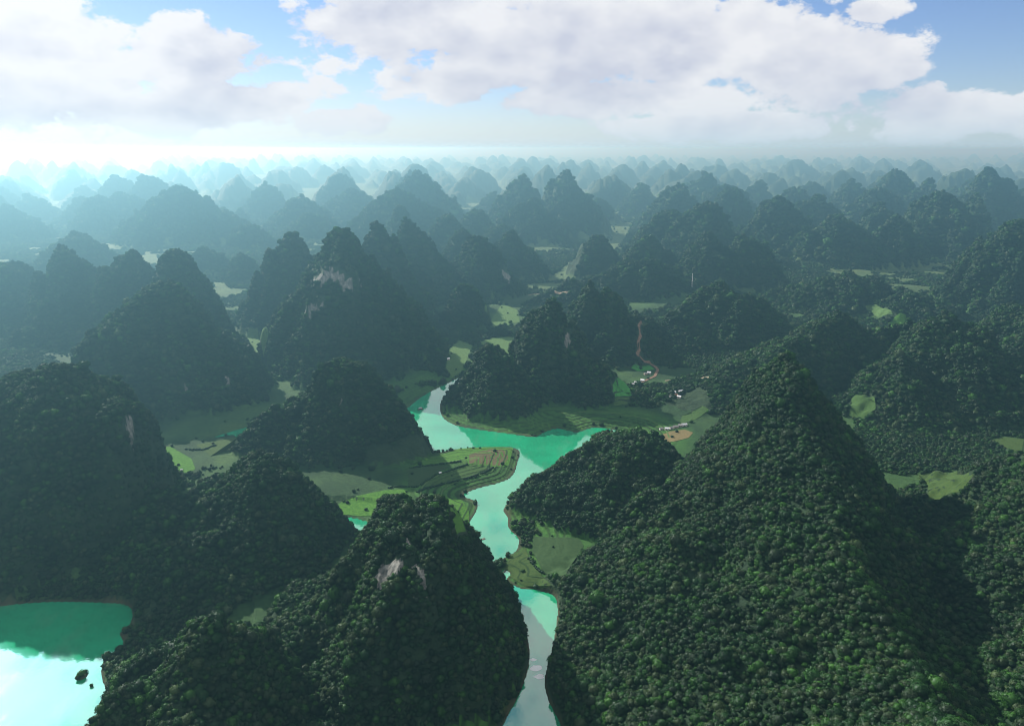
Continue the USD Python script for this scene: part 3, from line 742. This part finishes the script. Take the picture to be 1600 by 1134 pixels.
def hit(px, py):
    """Where the line of sight through a point of the photograph first meets the terrain."""
    px, py = np.atleast_1d(np.asarray(px, float)), np.atleast_1d(np.asarray(py, float))
    dx, dy, dz = ray(px, py)
    a, t = np.arctan2(dx, dy), dz / np.hypot(dx, dy)
    i = np.clip(np.searchsorted(az, a) - 1, 0, na - 2)
    out = np.zeros((len(px), 2))
    for k in range(len(px)):
        u = (a[k] - az[i[k]]) / (az[i[k] + 1] - az[i[k]])
        te = (Z[i[k]] * (1 - u) + Z[i[k] + 1] * u - CAM_H) / rad
        j = int(np.argmax(te >= t[k]))
        w = (t[k] - te[j - 1]) / (te[j] - te[j - 1])
        R = rad[j - 1] + np.clip(w, 0, 1) * (rad[j] - rad[j - 1])
        out[k] = np.sin(a[k]) * R, np.cos(a[k]) * R
    return out


# open ground: fields, plots and paths, each where it lies in the valley
FIELDS = [  # material, outline in the photograph, label, name
    ("bright", [(660, 716), (718, 701), (763, 698.5), (802, 700), (795, 727), (785, 730), (733, 725), (728, 717), (684, 726), (640, 731)], "bright green grass along the top of the river spit", "grass_field"),
    ("brown", [(733, 710), (768, 701), (790, 705), (795, 715), (785, 728), (733, 724)], "reddish brown fallow plot on the river spit", "field"),
    ("dull", [(637, 733), (674, 726), (703, 729), (676, 742), (654, 759), (638, 760)], "dull grey-green plot on the landward part of the spit", "field"),
    ("green", [(666, 754), (696, 742), (728, 728), (767, 731), (738, 743), (691, 756), (665, 761)], "mid green meadow between the two dark hedge lines of the spit", "field"),
    ("bright", [(232, 702), (268, 703), (300, 722), (306, 738), (293, 746), (270, 735), (238, 715)], "bright yellow-green field right of the left lake hill", "field"),
    ("olive", [(306, 700), (372, 688), (380, 700), (330, 718)], "olive brown field below the ribbed left pyramid", "field"),
    ("bright", [(512, 800), (535, 784), (600, 770), (640, 768), (622, 785), (585, 806), (560, 806)], "terraced bright green grass behind the foreground peak", "grass_field"),
    ("bright", [(700, 778), (722, 781), (733, 800), (722, 812), (728, 830), (714, 835), (704, 800)], "bright green bank between the foreground peak and the river", "grass_field"),
    ("dull", [(835, 838), (905, 842), (912, 852), (884, 900), (848, 892), (832, 862)], "grey-green scrub plot on the right river bank", "scrub_field"),
    ("olive", [(765, 884), (795, 871), (822, 856), (828, 880), (845, 897), (862, 915), (820, 916), (800, 903), (800, 890)], "olive sandbar spit on the right river bank", "sandbar"),
    ("vivid", [(957, 601), (979, 601), (978, 606), (958, 607)], "topmost strip of the vivid rice terraces left of the houses", "rice_terrace"),
    ("vivid", [(957, 609), (986, 608), (985, 613), (958, 614)], "second strip from the top of the vivid rice terraces", "rice_terrace"),
    ("vivid", [(960, 616), (986, 613), (987, 618), (961, 621)], "middle strip of the vivid rice terraces left of the houses", "rice_terrace"),
    ("green", [(960, 623), (984, 621), (983, 625), (961, 627)], "fourth strip of the rice terraces, duller than those above", "rice_terrace"),
    ("green", [(958, 630), (981, 628), (980, 633), (960, 634)], "lowest strip of the rice terraces left of the houses", "rice_terrace"),
    ("vivid", [(986, 575), (994, 569), (1015, 571), (1023, 577), (1010, 579), (996, 580)], "vivid green plot inside the bend of the dirt track", "rice_terrace"),
    ("earth", [(1030, 681), (1046, 674), (1070, 671), (1083, 676), (1076, 684), (1052, 690), (1040, 690)], "yellow-brown plot in front of the nearest houses", "field"),
    ("green", [(1066, 650), (1098, 634), (1108, 640), (1085, 656), (1060, 664)], "terraced green slope right of the houses", "grass_field"),
    ("pale", [(703, 545), (718, 532), (738, 540), (730, 562), (722, 580), (707, 590), (697, 575)], "pale green meadow at the far end of the river", "field"),
    ("pale", [(745, 536), (770, 528), (803, 526), (806, 540), (780, 546)], "pale green meadow behind the twin-topped river hill", "field"),
    ("pale", [(757, 486), (785, 474), (808, 484), (812, 503), (788, 508), (766, 500)], "pale meadow in the valley behind the little steep cone", "field"),
    ("olive", [(1436, 742), (1480, 738), (1520, 745), (1502, 768), (1468, 782), (1450, 775)], "olive field right of the huge ridge", "field"),
    ("olive", [(1548, 688), (1570, 682), (1600, 686), (1600, 716), (1585, 708)], "small pale field at the right edge", "field"),
    ("pale", [(1352, 478), (1368, 476), (1395, 492), (1372, 498)], "small pale clearing on the wooded shelf", "field"),
    ("bright", [(1388, 505), (1398, 496), (1418, 494), (1414, 504), (1394, 512)], "small bright clearing on the right-hand slope", "field"),
    ("green", [(1326, 650), (1330, 625), (1352, 617), (1366, 620), (1368, 640), (1348, 656)], "bright grassy clearing right of the huge ridge's summit", "field"),
    ("pale", [(385, 522), (402, 512), (420, 520), (412, 560), (398, 548)], "sunlit clearing between the two left pyramids", "field"),
]
FLOOR_FIELDS = ("bright yellow-green field", "olive brown field below", "terraced bright green grass behind")


def outline(px, lab):
    p = np.array(px, float).T
    return Polygon(on_plane(*p, 4.0) if lab.startswith(FLOOR_FIELDS) else hit(*p))


OPEN = [outline(p, lab).buffer(2.5) for _, p, lab, _ in FIELDS]
OPEN += [Polygon(on_plane(*np.array(p, float).T)) for p in ([(225, 690), (300, 675), (385, 660), (395, 690), (330, 730), (306, 750), (270, 745), (232, 715)],
                                                            [(440, 752), (600, 730), (680, 708), (815, 695), (815, 740), (740, 780), (745, 850), (690, 800), (560, 840), (500, 815)],
                                                            [(850, 445), (905, 402), (960, 350), (990, 352), (975, 380), (905, 440)],
                                                            [(890, 665), (1000, 650), (1095, 625), (1110, 650), (1040, 680), (960, 690)])]
shapely.prepare(OPEN)


def is_open(x, y):
    m = np.zeros(len(x), bool)
    for p in OPEN:
        b = p.bounds
        k = np.nonzero((x > b[0]) & (x < b[2]) & (y > b[1]) & (y < b[3]))[0]
        if len(k):
            m[k] |= shapely.contains_xy(p, x[k], y[k])
    return m


TRACK_PX = [(1001, 503), (998, 512), (1001, 524), (997, 536), (999, 546), (995, 554), (1003, 561), (1014, 566), (1024, 573), (1028, 578), (1023, 588), (1010, 594), (998, 600)]
PATH_PX = [(1040, 595), (1070, 590), (1107, 590)]
CONTOUR_PX = [(826, 461), (848, 458), (868, 457), (893, 457)]
TRACK, PATH, CONTOUR = (LineString(hit(*np.array(p, float).T)) for p in (TRACK_PX, PATH_PX, CONTOUR_PX))
NO_TREES = [TRACK.buffer(7), PATH.buffer(4), CONTOUR.buffer(5)]
OPEN += NO_TREES
shapely.prepare(OPEN)

trees = []        # x, y, z, hill, radius
for y0, y1, s, r0 in ((60, 1050, 3.7, 2.35), (1050, 1700, 4.6, 2.9), (1700, 2500, 5.8, 3.7), (2500, 3600, 8.5, 5.4), (3600, 5200, 14, 8.5)):
    gx, gy = jitter_grid(y0, y1, s * 0.72)
    z, who, rock, vis, nzz, dw, lift, dp = surface(gx, gy)
    dl = dist_to(LAKE, gx, gy, 90)
    wood = 0.3 * (dl < 80) + fbm2(gx, gy, 120, 4, 91) + 0.10 * smooth01((gy - 1100) / 500) - 0.12 * (1 - smooth01((dw - 60) / 60))
    p = 0.52 / np.clip(nzz, 0.35, 1)
    p = np.where(who < 0, 0.55 * smooth01((wood - 0.47) / 0.08), p) * ~rock * vis * (dw > 2.5) * (dp > 8)
    op = is_open(gx, gy)
    shore = 0.10 * (dw > 1.5) * (dw < 9) * smooth01((fbm2(gx, gy, 30, 2, 93) - 0.5) / 0.1)
    p = np.where(op, (0.005 * (dw > 8) + shore) * (who < 0), p + shore * (who < 0))
    keep = rng.random(len(gx)) < p
    rr = r0 * np.exp(rng.normal(-0.04, 0.34, keep.sum())) * np.where(who[keep] < 0, 0.85, 1)
    trees.append(np.stack([gx[keep], gy[keep], z[keep], who[keep], rr], 1))
trees = np.vstack(trees)
print("trees", len(trees))

# the nearest trees stand singly
tx, ty = to_px(trees[:, 0], trees[:, 1], trees[:, 2] + trees[:, 4])
dist = np.linalg.norm(trees[:, :3] - [0, 0, CAM_H], axis=1)
app = trees[:, 4] / dist
app[(tx < 5) | (tx > 1595) | (ty > 1128) | (ty < 0) | (trees[:, 3] < 0) | (trees[:, 3] >= NH)] = 0
SINGLE = np.zeros(len(trees), bool)
for k in np.argsort(-app)[:4000]:
    if SINGLE.sum() >= 290:
        break
    # in plain sight: nothing of the terrain stands in front of its crown
    x, y, z, _, r = trees[k]
    i, d = int(np.clip(np.searchsorted(az, math.atan2(x, y)), 0, na - 1)), math.hypot(x, y)
    front = rad < d - 12
    if ((z + r * 0.8 - CAM_H) / d) > tan_el[i][front].max(initial=-9) + 5.0 / d:
        SINGLE[k] = True
SINGLE_ROWS = trees[SINGLE]
trees = trees[~SINGLE]


def instancer(name, rows, lod, parent=None, squash=None):
    pi = UsdGeom.PointInstancer.Define(stage, path_for(name, parent))
    paths = []
    for k, w in enumerate(KINDS[lod]):
        kind = UsdGeom.Xform.Define(stage, f"{pi.GetPath()}/tree_kind_{k}").GetPrim()
        kind.GetReferences().AddInternalReference(w)
        paths.append(kind.GetPath())
    pi.CreatePrototypesRel().SetTargets(paths)
    n = len(rows)
    pi.CreateProtoIndicesAttr(Vt.IntArray.FromNumpy(rng.integers(0, len(paths), n).astype(np.int32)))
    pos = rows[:, :3].copy()
    pos[:, 2] -= rows[:, 4] * 0.15
    pi.CreatePositionsAttr(Vt.Vec3fArray.FromNumpy(pos.astype(np.float32)))
    sc = rows[:, 4:5] * np.array([[1, 1, 1.1]]) * rng.uniform(0.85, 1.2, (n, 3))
    pi.CreateScalesAttr(Vt.Vec3fArray.FromNumpy(sc.astype(np.float32)))
    yaw = rng.uniform(0, 2 * math.pi, n)
    q = np.zeros((n, 4), np.float16)
    q[:, 2], q[:, 3] = np.sin(yaw / 2), np.cos(yaw / 2)
    pi.CreateOrientationsAttr(Vt.QuathArray.FromNumpy(q))
    return pi.GetPrim()


for hid, hp in HILL_PRIMS.items():
    rows = trees[trees[:, 3] == hid]
    if len(rows):
        d = np.hypot(rows[:, 0], rows[:, 1])
        tag(instancer("tree_cover", rows, "near" if np.median(d) < 1200 else "far", hp), kind="stuff")
rows = trees[trees[:, 3] == far_id]
if len(rows):
    tag(instancer("far_forest", rows, "far"), "hazy forest covering the far karst hills", "forest", kind="stuff")
rows = trees[trees[:, 3] == -1]
tag(instancer("valley_wood", rows, "far"), "scattered woods and thickets on the valley floor between the hills", "wood", kind="stuff")

SHORT = {"big_right": "the huge ridge in the lower right", "front_peak": "the flat-topped foreground peak", "knoll": "the lowest knoll beside the lake", "corner": "the slope in the lower right corner",
         "knob_left": "the knobbly hill right of the lake", "left_near": "the left lake hill"}
for k, (x, y, z, hid, r) in enumerate(SINGLE_ROWS):
    t = xform("broadleaf_tree", (x, y, z - r * 0.1), rng.uniform(0, 360))
    t.GetReferences().AddInternalReference(KINDS["single"][k % 6])
    t.SetInstanceable(True)
    UsdGeom.Xformable(t).AddScaleOp().Set(Gf.Vec3f(float(r), float(r), float(r * rng.uniform(0.95, 1.25))))
    where = SHORT.get(IDS[int(hid)], "the wooded hills")
    tag(t, f"round dark tree nearest the viewer, on {where}", "tree", f"nearest trees of {where}")

# ------------------------------------------------------------------ fields, paths
FM = {k: grain_material(f"/World/Looks/field_{k}", a, b, 0.35, 0.95, 0.6, 0.1) for k, (a, b) in dict(
    bright=((0.022, 0.085, 0.010), (0.070, 0.17, 0.022)), vivid=((0.02, 0.12, 0.02), (0.05, 0.21, 0.035)), green=((0.026, 0.062, 0.016), (0.05, 0.10, 0.028)), brown=((0.060, 0.055, 0.030), (0.10, 0.075, 0.042)),
    dull=((0.017, 0.042, 0.014), (0.032, 0.064, 0.022)), olive=((0.022, 0.052, 0.013), (0.046, 0.078, 0.020)), earth=((0.09, 0.085, 0.035), (0.16, 0.125, 0.06)), pale=((0.042, 0.095, 0.028), (0.075, 0.135, 0.042)), dark=((0.012, 0.03, 0.010), (0.025, 0.055, 0.016))).items()}
M_EARTH = grain_material("/World/Looks/red_earth", (0.10, 0.066, 0.045), (0.19, 0.13, 0.09), 0.4, 0.95, 0.4, 0.1)
M_TRACK = grain_material("/World/Looks/dusty_track", (0.22, 0.17, 0.12), (0.34, 0.28, 0.21), 0.4, 0.95, 0.3, 0.1)


def drape(poly, step, lift=0.35, z=None):
    b = poly.bounds
    gx, gy = np.meshgrid(np.arange(b[0], b[2], step), np.arange(b[1], b[3], step))
    pts = np.stack([gx.ravel(), gy.ravel()], 1)
    pts = pts[shapely.contains_xy(poly.buffer(-step * 0.4), pts[:, 0], pts[:, 1])]
    ring = np.array(shapely.segmentize(poly.exterior, step).coords)[:-1]
    pts = np.vstack([ring, pts])
    tri = Delaunay(pts).simplices
    c = pts[tri].mean(1)
    tri = tri[shapely.contains_xy(poly, c[:, 0], c[:, 1])]
    zz = surface(pts[:, 0], pts[:, 1])[0] + lift if z is None else np.full(len(pts), z)
    v = np.column_stack([pts, zz])
    nz_ = np.cross(v[tri[:, 1]] - v[tri[:, 0]], v[tri[:, 2]] - v[tri[:, 0]])[:, 2]
    return v, np.where(nz_[:, None] < 0, tri[:, ::-1], tri)


for k, (mat, px, lab, name) in enumerate(FIELDS):
    pg = outline(px, lab).buffer(0)
    pg = pg.buffer(2).buffer(-2) if pg.geom_type == "Polygon" else max(pg.geoms, key=lambda q: q.area)
    pg = pg.difference(RIVER.buffer(0.8))
    pg = pg if pg.geom_type == "Polygon" else max(pg.geoms, key=lambda q: q.area)
    tag(put(name, drape(pg, 3.0, (1.3 if "clearing" in lab else 0.30) + 0.02 * (k % 5)), FM[mat], smooth=True), lab, name.replace("_", " "), kind="structure")

for name, line, w, mat, lab in (("dirt_track", TRACK, 4.5, M_EARTH, "red dirt track running down from the saddle to the houses"), ("footpath", PATH, 2.5, M_TRACK, "thin pale path running right from the houses"),
                                ("contour_road", CONTOUR, 3.5, M_TRACK, "pale level road cut across the wooded rise left of the notched peak")):
    pg = line.buffer(w / 2 * 1.2).simplify(0.3)
    tag(put(name, drape(pg, 3.0, 0.6), mat, smooth=True), lab, name.replace("_", " "), kind="structure")
sx = np.array([(338, 683), (365, 674), (388, 668), (388, 672), (366, 679)], float)
tag(put("stream", drape(Polygon(hit(*sx.T)).buffer(1.5), 3.0, 0.5), M_WATER), "thin pale stream crossing the field below the ribbed left pyramid", "stream", kind="structure")

# ------------------------------------------------------------------ hedges, lone bushes, islets
HEDGES = [([(607, 762), (623, 760), (651, 761), (659, 757), (665, 752), (679, 743), (696, 738), (713, 731), (731, 726)], "upper dark hedge line across the river spit"),
          ([(652, 769), (664, 763), (691, 757), (718, 750), (740, 744), (758, 738), (769, 731)], "lower dark hedge line across the river spit"),
          ([(640, 731), (684, 726), (720, 721)], "thin broken hedge on the landward edge of the spit"),
          ([(290, 702), (318, 703), (336, 696)], "short dark hedge in the olive field below the left pyramid"),
          ([(827, 872), (838, 888), (852, 897)], "dark shrub row beside the scrub plot on the right bank")]
blob = trimesh.creation.icosphere(subdivisions=1, radius=1.0)
for px, lab in HEDGES:
    line = LineString(hit(*np.array(px, float).T))
    parts = []
    for d in np.arange(0, line.length, 1.3):
        p = line.interpolate(d)
        x, y = p.x + rng.normal(0, .5), p.y + rng.normal(0, .5)
        if rng.random() < 0.12:
            continue
        v = np.array(blob.vertices)
        v = v * (0.75 + 0.6 * meshkit.fbm(v * 1.5 + rng.uniform(0, 99, 3), 2))[:, None] * rng.uniform(0.7, 2.1) * [1, 1, .85]
        parts.append(trimesh.Trimesh(v + [x, y, float(surface(np.array([x]), np.array([y]))[0][0]) + 0.7], blob.faces, process=False))
    tag(put("hedge", trimesh.util.concatenate(parts), M_LEAF[0], smooth=True), lab, "hedge")

LONE = [(817, 893, 2.6, "round dark bush standing alone on the olive sandbar"), (127, 1054, 3.4, "leafy bush covering the larger lake islet"), (122, 1060, 2.2, "low bush at the left end of the larger lake islet"),
        (134, 1050, 2.2, "feathery bush at the right end of the larger lake islet"), (143, 1071, 1.5, "small round bush on the tiny lake islet"),
        (279, 727, 2.2, "dark bush in the middle of the bright left field"), (728, 716, 1.8, "bush at the corner of the brown plot on the spit"), (690, 755, 1.6, "low bush by the tiny hut on the spit"),
        (706, 792, 2.0, "upper bush on the bright bank behind the foreground peak"), (709, 806, 1.8, "lower bush on the bright bank behind the foreground peak"), (572, 797, 2.4, "dark bush beside the terrace pond"),
        (543, 786, 2.6, "bush on the bright terraces left of the foreground peak's top"), (1378, 497, 3, "dark tree beside the small bright clearing on the right"), (1050, 683, 2.6, "bush at the lower edge of the yellow-brown plot"),
        (1026, 622, 3.4, "tree on the bank below the upper houses"), (1080, 660, 3.2, "tree right of the nearest houses"), (802, 706, 1.5, "small bush near the tip of the spit")]
for k, (px, py, r, lab) in enumerate(LONE):
    x, y = hit(px, py)[0]
    z = max(0.1, float(surface(np.array([x]), np.array([y]))[0][0]))
    t = xform("bush", (x, y, z - r * 0.1), rng.uniform(0, 360))
    t.GetReferences().AddInternalReference(KINDS["single"][k % 6])
    t.SetInstanceable(True)
    UsdGeom.Xformable(t).AddScaleOp().Set(Gf.Vec3f(r, r, r))
    tag(t, lab, "bush")

# ------------------------------------------------------------------ houses, mast, rafts
M_WALL = [grain_material(f"/World/Looks/house_wall_{k}", a, b, 0.8) for k, (a, b) in enumerate((((0.5, 0.48, 0.44), (0.66, 0.64, 0.6)), ((0.32, 0.27, 0.21), (0.45, 0.38, 0.3))))]
M_ROOF = [grain_material(f"/World/Looks/house_roof_{k}", a, b, 1.2, sp) for k, (a, b, sp) in enumerate((((0.55, 0.56, 0.57), (0.74, 0.75, 0.76), .5), ((0.22, 0.22, 0.22), (0.32, 0.31, 0.30), .8), ((0.24, 0.12, 0.08), (0.33, 0.18, 0.12), .8)))]
M_DARK = grain_material("/World/Looks/dark_opening", (0.02, 0.02, 0.02), (0.04, 0.04, 0.04), 1.0)
M_POLE = grain_material("/World/Looks/pale_steel", (0.55, 0.56, 0.58), (0.7, 0.7, 0.72), 0.5, 0.5)
M_WOOD = grain_material("/World/Looks/weathered_wood", (0.06, 0.05, 0.04), (0.14, 0.12, 0.09), 1.5)


def box(sx, sy, sz, x=0, y=0, z=0):
    b_ = trimesh.creation.box([sx, sy, sz])
    b_.apply_translation([x, y, z])
    return b_


def rod(a, b, r, n=6):
    return trimesh.creation.cylinder(radius=r, segment=[a, b], sections=n)


BUND_AREAS = [Polygon(on_plane(*np.array(p, float).T)) for p in ([(600, 775), (640, 690), (830, 690), (825, 745), (760, 775), (755, 860), (690, 850), (690, 785)],
                                                               [(850, 690), (880, 640), (1000, 630), (1120, 640), (1090, 690)], [(820, 945), (740, 875), (800, 850), (880, 935)])]
for q, area in enumerate(BUND_AREAS):
    for k in range(1, 7):
        cut = shapely.line_merge(RIVER.buffer(k * 8.6 + 1.5).exterior.intersection(area))
        for line in getattr(cut, "geoms", [cut]):
            lp = np.array(shapely.segmentize(line, 3.0).coords)
            flat_ = np.nonzero(surface(lp[:, 0], lp[:, 1])[1] < 0)[0]
            runs = np.split(flat_, np.nonzero(np.diff(flat_) > 1)[0] + 1)
            best_run = max(runs, key=len)
            line = LineString(lp[best_run]) if len(best_run) > 3 else LineString([(0, 0), (1, 0)])
            if line.length > 60:
                pg = line.simplify(0.8).buffer(0.75 if k % 2 else 1.1).simplify(0.2)
                if pg.geom_type == "Polygon" and not pg.interiors:
                    tag(put("terrace_bund", drape(pg, 2.0, 0.42), FM["dark"] if k % 3 else FM["pale"]), f"grassy terrace edge number {k} from the water, on the " + ("river spit", "bank below the twin-topped hill", "olive sandbar")[q], "terrace edge",
                        f"terrace edges along the river {q}", "structure")


def house(px, py, L, W, H, wall, roof, rz, lab, group="village houses on the right river bank"):
    L, W, H = L * 0.85, W * 0.85, H * 0.9
    x, y = hit(px, py)[0]
    z = float(surface(np.array([x]), np.array([y]))[0][0])
    h = tag(xform("house", (x, y, z), rz), lab, "house", group)
    prof = Polygon([(-W / 2, -1.5), (W / 2, -1.5), (W / 2, H), (0, H + W * 0.28), (-W / 2, H)])
    w = trimesh.creation.extrude_polygon(prof, L, engine="earcut")
    w.apply_transform(trimesh.transformations.rotation_matrix(math.pi / 2, [1, 0, 0]))
    w.apply_transform(trimesh.transformations.rotation_matrix(math.pi / 2, [0, 0, 1]))
    w.apply_translation(-np.array([w.bounds.mean(0)[0], w.bounds.mean(0)[1], 0]))
    put("wall", w, M_WALL[wall], h)
    for s_ in (-1, 1):
        slope = math.atan2(W * 0.28, W / 2)
        r = box(L + 0.9, W / 2 / math.cos(slope) + 0.7, 0.14)
        r.apply_transform(trimesh.transformations.rotation_matrix(-s_ * slope, [1, 0, 0]))
        r.apply_translation([0, s_ * (W / 4 + 0.22), H + W * 0.14 + 0.03])
        put("roof_slope", r, M_ROOF[roof], h)
    put("ridge_cap", rod([-L / 2 - .45, 0, H + W * .28 + .12], [L / 2 + .45, 0, H + W * .28 + .12], 0.12), M_ROOF[roof], h)
    put("door", box(1.0, 0.08, 2.0, -L * 0.1, -W / 2 - 0.03, 1.0), M_DARK, h)
    for k in (-1, 1):
        fr = put("window", box(1.1, 0.07, 1.0, k * L * 0.33, -W / 2 - 0.03, 1.5), M_WOOD, h)
        put("pane", box(0.9, 0.03, 0.8, k * L * 0.33, -W / 2 - 0.075, 1.5), M_DARK, fr)


HOUSES = [(988, 601.5, 9, 5, 2.8, 0, 0, 8, "long white-roofed house at the left end of the upper row by the track"), (994, 599, 8, 5, 3, 0, 0, -12, "white-roofed house second from the left in the upper row"),
          (999, 598, 7, 5, 3, 0, 1, 20, "grey-roofed house in the middle of the upper row"), (1004, 595.5, 8, 5.5, 3, 0, 0, -30, "pale house at the right end of the upper row, below the track's bend"),
          (1009, 585, 8, 5, 3, 1, 1, 15, "brown-walled house left inside the bend of the dirt track"), (1014, 583.5, 8, 6, 3, 0, 0, -10, "white-roofed house right inside the bend of the dirt track"),
          (1052, 616, 10, 6, 3.2, 0, 0, 5, "largest white-roofed house in the middle group"), (1058, 614.5, 10, 6, 3.2, 0, 0, -10, "white-roofed house right of the largest one in the middle group"),
          (1064, 612.5, 9, 6, 3, 0, 0, 25, "white-roofed house at the right end of the middle group"), (1048, 620.5, 8, 5, 2.8, 0, 1, 30, "grey-roofed house lowest left in the middle group"),
          (1061, 621, 7, 5, 2.8, 0, 0, -25, "small pale house at the lower right of the middle group"), (1056, 618.5, 6, 4.5, 2.6, 1, 2, 10, "little reddish-roofed shed amid the middle group"),
          (1069, 665, 9, 5.5, 3, 0, 0, 10, "brightest white-roofed house at the right end of the nearest row"), (1063, 666, 7, 5, 2.8, 0, 1, -15, "grey-roofed house second from the right in the nearest row"),
          (1056, 668, 8, 5, 2.8, 1, 1, 5, "brown-walled house in the middle of the nearest row"), (1049, 669.5, 7, 4.5, 2.6, 0, 1, 22, "small grey-roofed house third from the left in the nearest row"),
          (1042, 671, 7, 5, 2.8, 0, 0, -8, "pale house second from the left in the nearest row"), (1033, 671, 6, 4.5, 2.6, 0, 1, 15, "small house at the left end of the nearest row"),
          (700, 562, 8, 5, 3, 0, 0, 40, "lone pale house in the woods left of the river's far end"), (687.5, 740, 3.4, 2.8, 2.2, 0, 0, 30, "tiny white hut between the hedges on the spit"),
          (588, 803, 4.0, 3, 2.0, 0, 0, 70, "small bright hut beside the terrace pond"), (284, 735, 2.8, 2.4, 2.0, 0, 0, 10, "tiny white hut in the bright left field")]
for hrow in HOUSES:
    house(*hrow, group=None if "hut" in hrow[-1] or "lone" in hrow[-1] else "village houses on the right river bank")

x, y = hit(1081, 449)[0]
z = float(surface(np.array([x]), np.array([y]))[0][0])
mast = tag(xform("radio_mast", (x, y, z)), "thin pale lattice mast rising behind the broad wooded dome", "mast")
HM = 40.0
for k in range(4):
    a0 = math.pi / 4 + k * math.pi / 2
    c0, c1 = np.array([math.cos(a0), math.sin(a0)]) * 1.5, np.array([math.cos(a0), math.sin(a0)]) * 0.5
    put("leg", rod([*c0, -3], [*c1, HM], 0.16), M_POLE, mast)
for k in range(10):
    t0, t1 = k / 10, (k + 1) / 10
    parts = []
    for q in range(4):
        a0, a1 = math.pi / 4 + q * math.pi / 2, math.pi / 4 + (q + 1) * math.pi / 2
        r0, r1 = 1.5 - t0, 1.5 - t1
        parts.append(rod([math.cos(a0) * r0, math.sin(a0) * r0, t0 * HM], [math.cos(a1) * r1, math.sin(a1) * r1, t1 * HM], 0.08, 4))
    put("brace", trimesh.util.concatenate(parts), M_POLE, mast)
put("antenna", rod([0, 0, HM - .5], [0, 0, HM + 6], 0.12), M_POLE, mast)


def raft(px, py, L, W, lab, rz, hut):
    x, y = on_plane(px, py)
    r = tag(xform("fishing_raft", (x, y, 0.0), rz), lab, "raft")
    n = int(W / 0.45)
    for k in range(n):
        put("log", rod([-L / 2, (k - n / 2 + .5) * .45, 0.12], [L / 2, (k - n / 2 + .5) * .45, 0.12], 0.2), M_WOOD, r)
    put("deck", box(L * .8, W * .9, .08, 0, 0, .38), M_WOOD, r)
    if hut:
        put("hut_wall", box(L * .45, W * .7, 1.6, 0, 0, 1.22), M_WOOD, r)
        put("hut_roof", box(L * .6, W, .12, 0, 0, 2.1), M_ROOF[1], r)
    else:
        for sx_, sy_ in ((-1, -1), (-1, 1), (1, -1), (1, 1)):
            put("pole", rod([sx_ * L * .4, sy_ * W * .4, 0.3], [sx_ * L * .75, sy_ * W * .9, 2.6], 0.06), M_WOOD, r)


raft(657, 639, 9, 6, "dark raft with a low hut on the white upper reach of the river", 10, True)
raft(755, 842, 4.5, 3, "fishing raft with leaning poles on the river beside the foreground peak", 30, False)
raft(788, 893, 4, 1.8, "small narrow raft moored in the inlet of the sandbar", 50, False)

# white water where the narrow lower river breaks
M_FOAM = grain_material("/World/Looks/foam", (0.7, 0.75, 0.72), (0.88, 0.9, 0.88), 1.5, 0.6)
for px, py, r_, lab in ((838, 1043, 5.0, "largest white rapid in the narrow lower river"), (843, 1056, 3.6, "small white rapid just below the largest one"), (833, 1030, 2.6, "smallest white rapid near the foreground peak's foot")):
    c = on_plane(px, py)
    ang = np.linspace(0, 2 * math.pi, 28, endpoint=False)
    rr = r_ * (0.45 + 0.9 * meshkit.fbm(np.stack([np.cos(ang) * 1.4 + px, np.sin(ang) * 1.4, ang * 0], -1), 3, 5))
    pg = Polygon(np.stack([c[0] + rr * np.cos(ang) * 1.3, c[1] + rr * np.sin(ang) * 0.8], -1)).buffer(0)
    tag(put("rapid", drape(pg, 1.0, z=0.05), M_FOAM), lab, "rapids", kind="structure")
